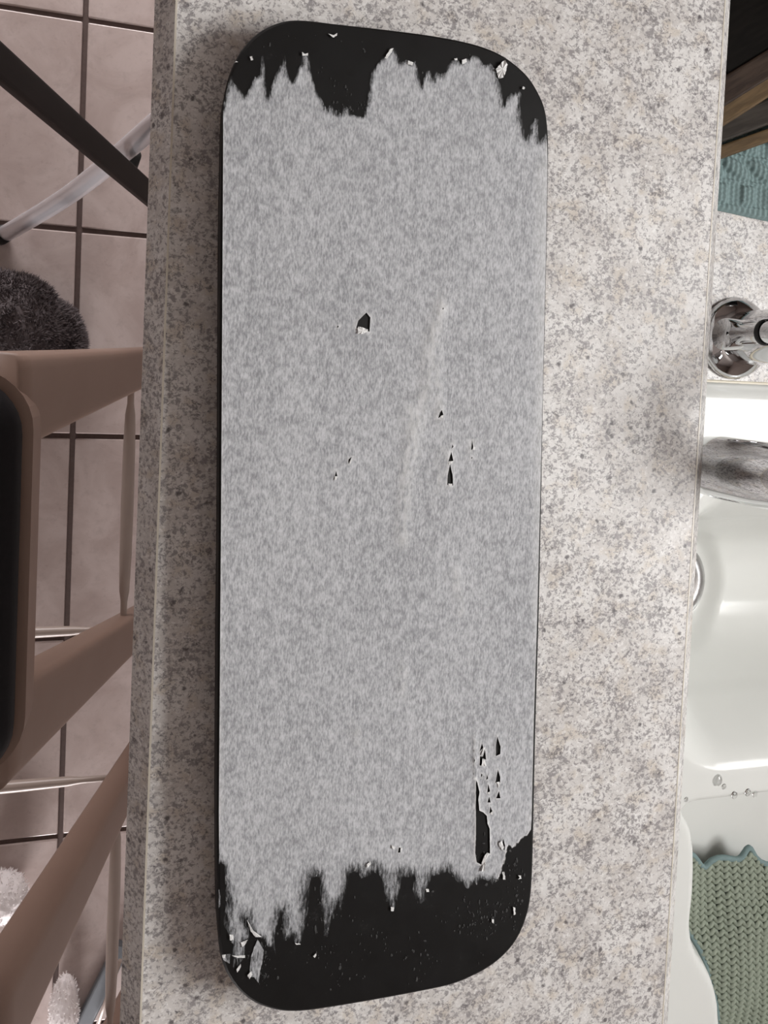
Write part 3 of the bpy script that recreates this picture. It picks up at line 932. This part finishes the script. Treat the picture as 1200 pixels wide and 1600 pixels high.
# ------------------------------------------------------------------ knitted cloths
def knit_sheet(name, poly_px, z0, zf, mat, parent, thick, step):
    w = [P(x, y, z0) for x, y in poly_px]
    poly = [(v.x, v.y) for v in catmull(w, 4)]
    xs = [p[0] for p in poly]; ys = [p[1] for p in poly]
    pp = list(poly); ee = [(i, (i + 1) % len(poly)) for i in range(len(poly))]
    gx_, gy_ = np.meshgrid(np.arange(min(xs), max(xs), step), np.arange(min(ys), max(ys), step))
    a, b = gx_.ravel(), gy_.ravel()
    k = in_poly(a, b, poly)
    k &= dist_segs(a, b, closed_segs(poly)) > step * .4
    pp += list(zip(a[k], b[k]))
    r = geometry.delaunay_2d_cdt([Vector(p) for p in pp], ee, [], 0, 1e-6)
    v2 = np.array([(v.x, v.y) for v in r[0]]); t2 = np.array([f for f in r[2] if len(f) == 3])
    cc = v2[t2].mean(axis=1)
    t2 = t2[in_poly(cc[:, 0], cc[:, 1], poly)]
    bm = bmesh.new()
    bvs = [bm.verts.new((x, y, zf(x, y))) for x, y in v2]
    for f in t2:
        bm.faces.new([bvs[i] for i in f])
    bmesh.ops.delete(bm, geom=[v for v in bm.verts if not v.link_faces], context='VERTS')
    for f in bm.faces:
        f.normal_update()
        if f.normal.z < 0:
            f.normal_flip()
    me_ = bpy.data.meshes.new(name); bm.to_mesh(me_); bm.free()
    me_.materials.append(mat)
    me_.polygons.foreach_set('use_smooth', [True] * len(me_.polygons))
    o = link(bpy.data.objects.new(name, me_))
    s = o.modifiers.new('thick', 'SOLIDIFY'); s.thickness = thick; s.offset = -1
    if parent:
        keep(o, parent)
    return o, poly
# sage cloth in the front bowl
GZ = 0.842
gpx = [(1066, 1352), (1088, 1342), (1110, 1366), (1124, 1356), (1140, 1350), (1165, 1351), (1182, 1334), (1199, 1356), (1240, 1370), (1290, 1420), (1296, 1600), (1250, 1690), (1180, 1700), (1140, 1680), (1130, 1610), (1119, 1545), (1101, 1492), (1080, 1458), (1066, 1450)]
gc = P(1170, 1500, GZ)
cloth = thing('dishcloth', 'sage green garter knitted dishcloth lying in the front sink bowl', 'dishcloth', (gc.x, gc.y, 0.80))
def gz_f(x, y):
    return GZ - 0.012 + 0.010 * math.sin((x - gc.x) * 18 + 1.2) * math.cos((y - gc.y) * 15) + 0.007 * mnoise.noise(Vector((x * 22, y * 22, 4)))
sheet, gpoly = knit_sheet('knit_ground', gpx, GZ, gz_f, M['greendark'], cloth, 0.003, 0.006)
tvs, tfs = [], []
rowp = 0.0072
gxs_ = [p[0] for p in gpoly]; gys_ = [p[1] for p in gpoly]
SEG = 6
rowdir = Vector((1, -0.12)).normalized()
nrm = Vector((0.12, 1)).normalized()
ext = 0.24
ii = int(ext / rowp)
for r in range(-ii, ii):
    run = []
    def flush(run):
        if len(run) < 4:
            return
        b = len(tvs)
        for i, p in enumerate(run):
            d = (run[min(i + 1, len(run) - 1)] - run[max(i - 1, 0)]).normalized()
            u = d.cross(Vector((0, 0, 1))).normalized(); v = u.cross(d)
            for k in range(SEG):
                a = 2 * math.pi * k / SEG
                tvs.append(p + u * (math.cos(a) * 0.0030) + v * (math.sin(a) * 0.0026))
        for i in range(len(run) - 1):
            for k in range(SEG):
                k2 = (k + 1) % SEG
                tfs.append((b + i * SEG + k, b + i * SEG + k2, b + (i + 1) * SEG + k2, b + (i + 1) * SEG + k))
    per = 0.0108
    m = int(2 * ext / (per / 7))
    xs_ = []
    for i in range(m):
        s = -ext + i * per / 7
        ph = 2 * math.pi * (s / per) + (0.9 * r)
        off = 0.0023 * math.sin(ph) + 0.0008 * mnoise.noise(Vector((s * 90, r * .7, 2)))
        q = Vector((gc.x, gc.y)) + rowdir * s + nrm * (r * rowp + off)
        xs_.append((q.x, q.y, 0.0020 + 0.0011 * math.cos(ph + 0.6)))
    arr = np.array(xs_)
    inn = in_poly(arr[:, 0], arr[:, 1], gpoly)
    for i in range(m):
        if inn[i]:
            run.append(Vector((arr[i, 0], arr[i, 1], gz_f(arr[i, 0], arr[i, 1]) + arr[i, 2])))
        else:
            flush(run); run = []
    flush(run)
st = keep(mesh_obj('knit_stitches', tvs, tfs, M['green'], None, True), cloth)
st['kind'] = 'stuff'
border = [Vector((x, y, gz_f(x, y) + 0.001)) for x, y in gpoly]
border.append(border[0]); border.append(border[1])
bo = keep(tube('rolled_edge', border, 0.0033, M['teal'], None, 8, False), cloth)
bo['label'] = 'paler teal rolled edge'

# teal cloth on the worktop
tc = P(1180, 280, CNT)
tcl = thing('dishcloth', 'teal patterned knitted cloth lying on the worktop under the wooden rack', 'dishcloth', (tc.x, tc.y, CNT))
def rel_tex(x, y):
    """raised knit pattern: bands of diagonal leaves and upright blocks, ribbed hem"""
    v = (y - 0.163) / 0.024
    u = x / 0.030
    band = int(math.floor(v))
    fv = v - band
    edge = max(0, 1 - abs(fv) / 0.08, 1 - abs(1 - fv) / 0.08)
    rib = 0.0006 * math.sin(x * 2 * math.pi / 0.0052)
    if band < 0:
        return 0.0007 * math.sin(x * 2 * math.pi / 0.006) + 0.0015
    if band % 2 == 0:
        fu = u - math.floor(u)
        blk = min(1, max(0, (0.5 - abs(fu - 0.55)) * 6 - 1.0)) * min(1, max(0, (0.5 - abs(fv - .5)) * 8 - .6))
        h = 0.0032 * blk
    else:
        fu = (u + 0.8 * fv)
        fu -= math.floor(fu)
        leaf = max(0, 1 - ((fu - .5) / .42) ** 2 - ((fv - .5) / .46) ** 2)
        h = 0.0048 * math.sqrt(leaf)
    return h + 0.0022 * edge + rib + 0.0005 * math.sin((y + 0.35 * x) * 2 * math.pi / 0.0046)
nxt, nyt = 220, 150
tx0, tx1, ty0, ty1 = 0.45, 0.66, 0.156, 0.315
vt, ft = [], []
for j in range(nyt):
    for i in range(nxt):
        x = tx0 + (tx1 - tx0) * i / (nxt - 1)
        y = ty0 + (ty1 - ty0) * j / (nyt - 1) + 0.004 * (x - 0.5) / 0.06 * 0 + 0.003 * math.sin(x * 30)
        e = min(1, min(i, nxt - 1 - i, j, nyt - 1 - j) / 3)
        vt.append((x, y + 0.012, CNT + 0.0008 + e * (0.0022 + rel_tex(x, y))))
for j in range(nyt - 1):
    for i in range(nxt - 1):
        a = j * nxt + i
        ft.append((a, a + 1, a + nxt + 1, a + nxt))
keep(mesh_obj('knit_ground', vt, ft, M['teal'], None, True), tcl)

# wooden rack standing on the teal cloth
rk0 = P(1168, 175, 0.97)
rack = thing('wooden_rack', 'rack of brown wooden slats standing on the teal cloth', 'rack', (rk0.x, rk0.y, CNT + 0.008))
def slat(a, b, w, zt, th, mat, lb=None, back=0.03):
    """long slat whose top front edge runs from pixel a to pixel b at height zt; w is its depth away from the camera"""
    A, Bp = P(*a, zt), P(*b, zt)
    d = (Bp - A).normalized()
    A = A - d * back
    Bp = Bp + d * 0.05
    nn = Vector((-d.y, d.x, 0))
    if nn.y < 0:
        nn = -nn
    L = (Bp - A).length
    bm = bmesh.new()
    add_box(bm, 0, L, 0, w, -th, 0, 0.002, 2)
    o = bm_obj('slat', bm, mat)
    ang = math.atan2(d.y, d.x)
    o.matrix_world = Matrix.Translation(A) @ Matrix.Rotation(ang, 4, 'Z')
    o.parent = rack
    o.matrix_parent_inverse = Matrix.Translation(-Vector(rack.location))
    if lb:
        o['label'] = lb
    return A, d, nn, L
slat((1133, 196), (1200, 153), 0.026, 0.975, 0.014, M['wood_gold'], 'golden brown slat')
slat((1136, 164), (1200, 124), 0.022, 0.988, 0.045, M['wood_brown'])
slat((1131, 221), (1200, 195), 0.022, 0.958, 0.016, M['wood_grey'])
slat((1150, 240), (1200, 222), 0.012, 0.943, 0.012, M['wood_gold'])
slat((1140, 120), (1200, 80), 0.085, 0.985, 0.035, M['ebony'], 'black panel', 0.0)
bm = bmesh.new()
for (x, y) in ((1195, 200), (1215, 120)):
    q = P(x, y, 0.94)
    add_box(bm, q.x + 0.02, q.x + 0.045, q.y - 0.01, q.y + 0.05, CNT + 0.012, 0.942)
keep(bm_obj('leg', bm, M['wood_brown']), rack)

# black appliance in the corner
bq = P(1175, 20, 1.0)
app = thing('coffee_machine', 'glossy black appliance in the dark corner behind the wooden rack', 'appliance', (bq.x + 0.06, bq.y + 0.09, CNT))
ax0, ay0 = 0.46, 0.43
keep(box('housing', ax0, ax0 + 0.26, ay0, ay0 + 0.24, CNT + 0.001, 1.03, M['black_plastic'], None, 0.018, 4), app)
keep(box('lid', ax0 + 0.03, ax0 + 0.23, ay0 + 0.05, ay0 + 0.22, 1.0305, 1.045, M['black_plastic'], None, 0.006, 3), app)
keep(tube('handle', [(ax0 + 0.085, ay0 + 0.03, 1.028), (ax0 + 0.085, ay0 + 0.03, 1.05), (ax0 + 0.175, ay0 + 0.03, 1.05), (ax0 + 0.175, ay0 + 0.03, 1.028)], 0.006, M['steel'], None, 12), app)

# ------------------------------------------------------------------ bar stools
SEATZ = 0.745
def loft(name, secs, mat, parent, smooth=True, bev=0.006):
    """secs: list of (centre, u half vector, v half vector); rounded rectangular section"""
    NS = 20
    vs_, fs = [], []
    for c, u, v in secs:
        for k in range(NS):
            a = 2 * math.pi * k / NS
            ca, sa = math.cos(a), math.sin(a)
            ex_ = 0.35
            vs_.append(Vector(c) + Vector(u) * (abs(ca) ** ex_ * (1 if ca >= 0 else -1)) + Vector(v) * (abs(sa) ** ex_ * (1 if sa >= 0 else -1)))
    for i in range(len(secs) - 1):
        for k in range(NS):
            k2 = (k + 1) % NS
            fs.append((i * NS + k, i * NS + k2, (i + 1) * NS + k2, (i + 1) * NS + k))
    fs.append(tuple(range(NS)))
    fs.append(tuple((len(secs) - 1) * NS + k for k in range(NS)))
    bm = bmesh.new()
    b_ = [bm.verts.new(v) for v in vs_]
    for f in fs:
        bm.faces.new([b_[i] for i in f])
    return bm_obj(name, bm, mat, parent, smooth)
def make_stool(label, loc):
    """local frame: seat centre at origin on the floor"""
    s = thing('bar_stool', label, 'bar stool', loc, 'bar stools along the bar')
    hx, hy = 0.175, 0.195
    # padded seat
    bm = bmesh.new()
    loop = round_rect(-hx, hx, -hy, hy, 0.055, 8)
    layers = [(-0.010, -0.012), (0.0, -0.008), (0.002, 0.006), (-0.002, 0.018), (-0.014, 0.027), (-0.05, 0.031)]
    rings = []
    for off, h in layers:
        rings.append([bm.verts.new((x * (1 + off / hx), y * (1 + off / hy), SEATZ + h)) for x, y in loop])
    for a, b in zip(rings[:-1], rings[1:]):
        for k in range(len(a)):
            bm.faces.new((a[k], a[(k + 1) % len(a)], b[(k + 1) % len(a)], b[k]))
    bm.faces.new(rings[0]); bm.faces.new(rings[-1])
    bm_obj('seat_cushion', bm, M['cushion'], s, True)
    # frame round the seat
    bm = bmesh.new()
    o1 = round_rect(-hx - 0.009, hx + 0.009, -hy - 0.009, hy + 0.009, 0.060, 8)
    i1 = round_rect(-hx + 0.03, hx - 0.03, -hy + 0.03, hy - 0.03, 0.04, 8)
    za, zb = SEATZ - 0.060, SEATZ - 0.013
    ro = [[bm.verts.new((x, y, z)) for x, y in o1] for z in (za, zb)]
    ri = [[bm.verts.new((x, y, z)) for x, y in i1] for z in (za, zb)]
    nn_ = len(o1)
    for k in range(nn_):
        k2 = (k + 1) % nn_
        bm.faces.new((ro[0][k], ro[0][k2], ro[1][k2], ro[1][k]))
        bm.faces.new((ri[0][k], ri[0][k2], ri[1][k2], ri[1][k]))
        bm.faces.new((ro[1][k], ro[1][k2], ri[1][k2], ri[1][k]))
        bm.faces.new((ro[0][k], ro[0][k2], ri[0][k2], ri[0][k]))
    bm_obj('seat_frame', bm, M['stool'], s)
    axes = {}
    for sx in (-1, 1):
        for sy in (-1, 1):
            tp = Vector((sx * 0.140, sy * 0.168, SEATZ - 0.016))
            ft_ = Vector((sx * 0.345, sy * 0.235, 0.001))
            axes[(sx, sy)] = (tp, ft_)
            secs = []
            for t in (0, 0.04, 0.12, 0.25, 0.5, 0.75, 1.0):
                c = tp.lerp(ft_, t)
                wv = 0.030 * (1 - t) ** 1.3 + 0.021
                wu = 0.016 * (1 - t) + 0.014
                secs.append((c, Vector((wu, 0, 0)), Vector((0, wv, 0))))
            loft('leg', secs, M['stool'], s)
    def rod(a, b, ta, tb):
        A = axes[a][0].lerp(axes[a][1], ta); Bq = axes[b][0].lerp(axes[b][1], tb)
        ptsr = [A.lerp(Bq, t) for t in (0, .03, .13, .17, .3, .5, .7, .83, .87, .97, 1)]
        tube('stretcher', ptsr, [.0045, .0045, .005, .0075, .009, .0095, .009, .0075, .005, .0045, .0045], M['rod'], s, 14)
    rod((1, 1), (1, -1), 0.56, 0.56)
    rod((-1, 1), (-1, -1), 0.53, 0.53)
    rod((1, 1), (-1, 1), 0.62, 0.62)
    rod((1, -1), (-1, -1), 0.62, 0.62)
    return s
make_stool('taupe bar stool with black padded seat in the middle, its whole seat edge in view', (-0.312, -0.215, 0))
make_stool('taupe bar stool nearest the bottom corner, only its slanting leg and rods in view', (-0.312, -0.875, 0))

# ------------------------------------------------------------------ folding X frame at the top left
xf = thing('folding_stand', 'folding stand with crossed dark flat bar and silver tube legs', 'folding stand', (-0.2, 0.45, 0))
def flat_bar(name, A, Bp, w, th, mat, par):
    d = (Bp - A).normalized()
    side = d.cross(Vector((0, 0, 1))).normalized()
    nn = side.cross(d).normalized()
    return keep(loft(name, [(A, side * w, nn * th), (A.lerp(Bp, .5), side * w, nn * th), (Bp, side * w, nn * th)], mat, None, False), par)
A = P(-70, 38, 0.78); Bq = P(330, 388, 0.012)
def at_z(A, B, z): return A.lerp(B, (z - A.z) / (B.z - A.z))
bar_o = flat_bar('flat_leg', A, Bq, 0.0165, 0.007, M['darkbar'], xf)
bar_o['label'] = 'dark brown flat bar leg'
t0, t1 = P(4, 368, 0.013), P(262, 178, 0.50)
mid = (t0 + t1) / 2 + Vector((0.004, -0.006, -0.012))
cur = catmull([t0 + (t0 - mid) * .02, t0, mid, t1, t1 + (t1 - mid) * 0.5], 8, False)
tb = keep(tube('tube_leg', cur, 0.0145, M['tube'], None, 20), xf)
tb['label'] = 'bent silver tube leg'
fe = t0 + (t0 - mid).normalized() * 0.004
ftc = keep(lathe('foot_cap', [(0.0, -0.014), (0.013, -0.013), (0.0155, -0.004), (0.0155, 0.018), (0.0130, 0.020)], (fe.x, fe.y, 0.014), (mid - t0), M['rubber']), xf)
pv_ = P(204, 252, 0.36)
keep(lathe('pivot', [(0.0, -0.02), (0.012, -0.02), (0.012, 0.02), (0.0, 0.02)], pv_, (0.2, 0.3, 1), M['rubber']), xf)

# blue-grey metal strip on the floor at the bottom
q0, q1 = P(192, 1475, 0.012), P(110, 1640, 0.012)
bs = flat_bar('metal_bar', q0, q1, 0.016, 0.009, M['bluegrey'], thing('floor_bar', 'blue grey metal bar on the floor behind the nearest stool', 'metal bar', (q0.x, q0.y, 0)))
lr = keep(tube('light_rod', [P(188, 1500, 0.035), P(166, 1562, 0.035), P(150, 1610, 0.035)], 0.004, M['rod'], None, 10), bs.parent)

# ------------------------------------------------------------------ grey plush and bright white blobs on the floor
def fleece(name, label, cat, blobs, mat, nh, hl, seed, group=None):
    c0 = Vector(blobs[0][0])
    t = thing(name, label, cat, (c0.x, c0.y, 0), group)
    rg_ = random.Random(seed)
    hv, hf = [], []
    for bi, (c, r) in enumerate(blobs):
        c = Vector(c); r = Vector(r)
        bm = bmesh.new()
        bmesh.ops.create_icosphere(bm, subdivisions=5, radius=1.0)
        for v in bm.verts:
            nv = v.co.normalized()
            s = 1 + 0.06 * mnoise.noise(nv * 3 + Vector((bi, seed, 0))) + 0.03 * mnoise.noise(nv * 11)
            v.co = Vector((nv.x * r.x, nv.y * r.y, nv.z * r.z)) * s + c
            v.co.z = max(v.co.z, 0.002)
        o = keep(bm_obj('body' if bi == 0 else 'lobe', bm, mat, None, True), t)
        me_ = o.data
        faces = [p for p in me_.polygons if p.center.z > 0.012]
        for _ in range(nh):
            p = rg_.choice(faces)
            base = Vector(p.center) + Vector((rg_.uniform(-1, 1), rg_.uniform(-1, 1), rg_.uniform(-1, 1))) * 0.002
            nn = Vector(p.normal)
            clump = Vector((mnoise.noise(base * 55), mnoise.noise(base * 55 + Vector((9, 0, 0))), mnoise.noise(base * 55 + Vector((0, 9, 0)))))
            d = (nn * 0.8 + clump * 1.1 + Vector((rg_.gauss(0, .25), rg_.gauss(0, .25), rg_.gauss(0, .25)))).normalized()
            sd = d.cross(Vector((rg_.uniform(-1, 1), rg_.uniform(-1, 1), 1))).normalized() * 0.0009
            L = hl * rg_.uniform(.6, 1.2)
            tip = base + d * L + Vector((0, 0, -0.25 * L))
            midp = base + d * L * .55
            b = len(hv)
            hv.extend([base - sd, base + sd, midp + sd * .8, midp - sd * .8, tip])
            hf.extend([(b, b + 1, b + 2, b + 3), (b + 3, b + 2, b + 4)])
    fo = keep(mesh_obj('fleece_pile', hv, hf, mat), t)
    fo['kind'] = 'stuff'
    return t
pc = P(22, 505, 0.05)
pl2 = P(98, 525, 0.045)
fleece('plush_cushion', 'grey fleecy plush on the floor tiles behind the middle stool', 'plush', [((pc.x - 0.02, pc.y - 0.02, 0.06), (0.115, 0.105, 0.085)), ((pl2.x - 0.012, pl2.y - 0.02, 0.045), (0.045, 0.075, 0.055))], M['fur'], 14000, 0.013, 3)
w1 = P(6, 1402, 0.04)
fleece('bright_blob', 'round white blob on the floor left of the slanting stool leg, coloured bright for sunlight', 'plush', [((w1.x - 0.005, w1.y, 0.04), (0.045, 0.045, 0.04))], M['sun_bright'], 700, 0.005, 5, 'sun-bright white blobs on the floor')  # blob coloured near white to carry the sunlit brightness here
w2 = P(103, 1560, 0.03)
fleece('bright_blob', 'long white blob standing in for a window reflection between slanting stool leg and rod', 'plush', [((w2.x - 0.003, w2.y - 0.03, 0.03), (0.026, 0.075, 0.03))], M['sun_bright'], 700, 0.005, 6, 'sun-bright white blobs on the floor')  # added shape in place of a bright window reflection in the glossy tile
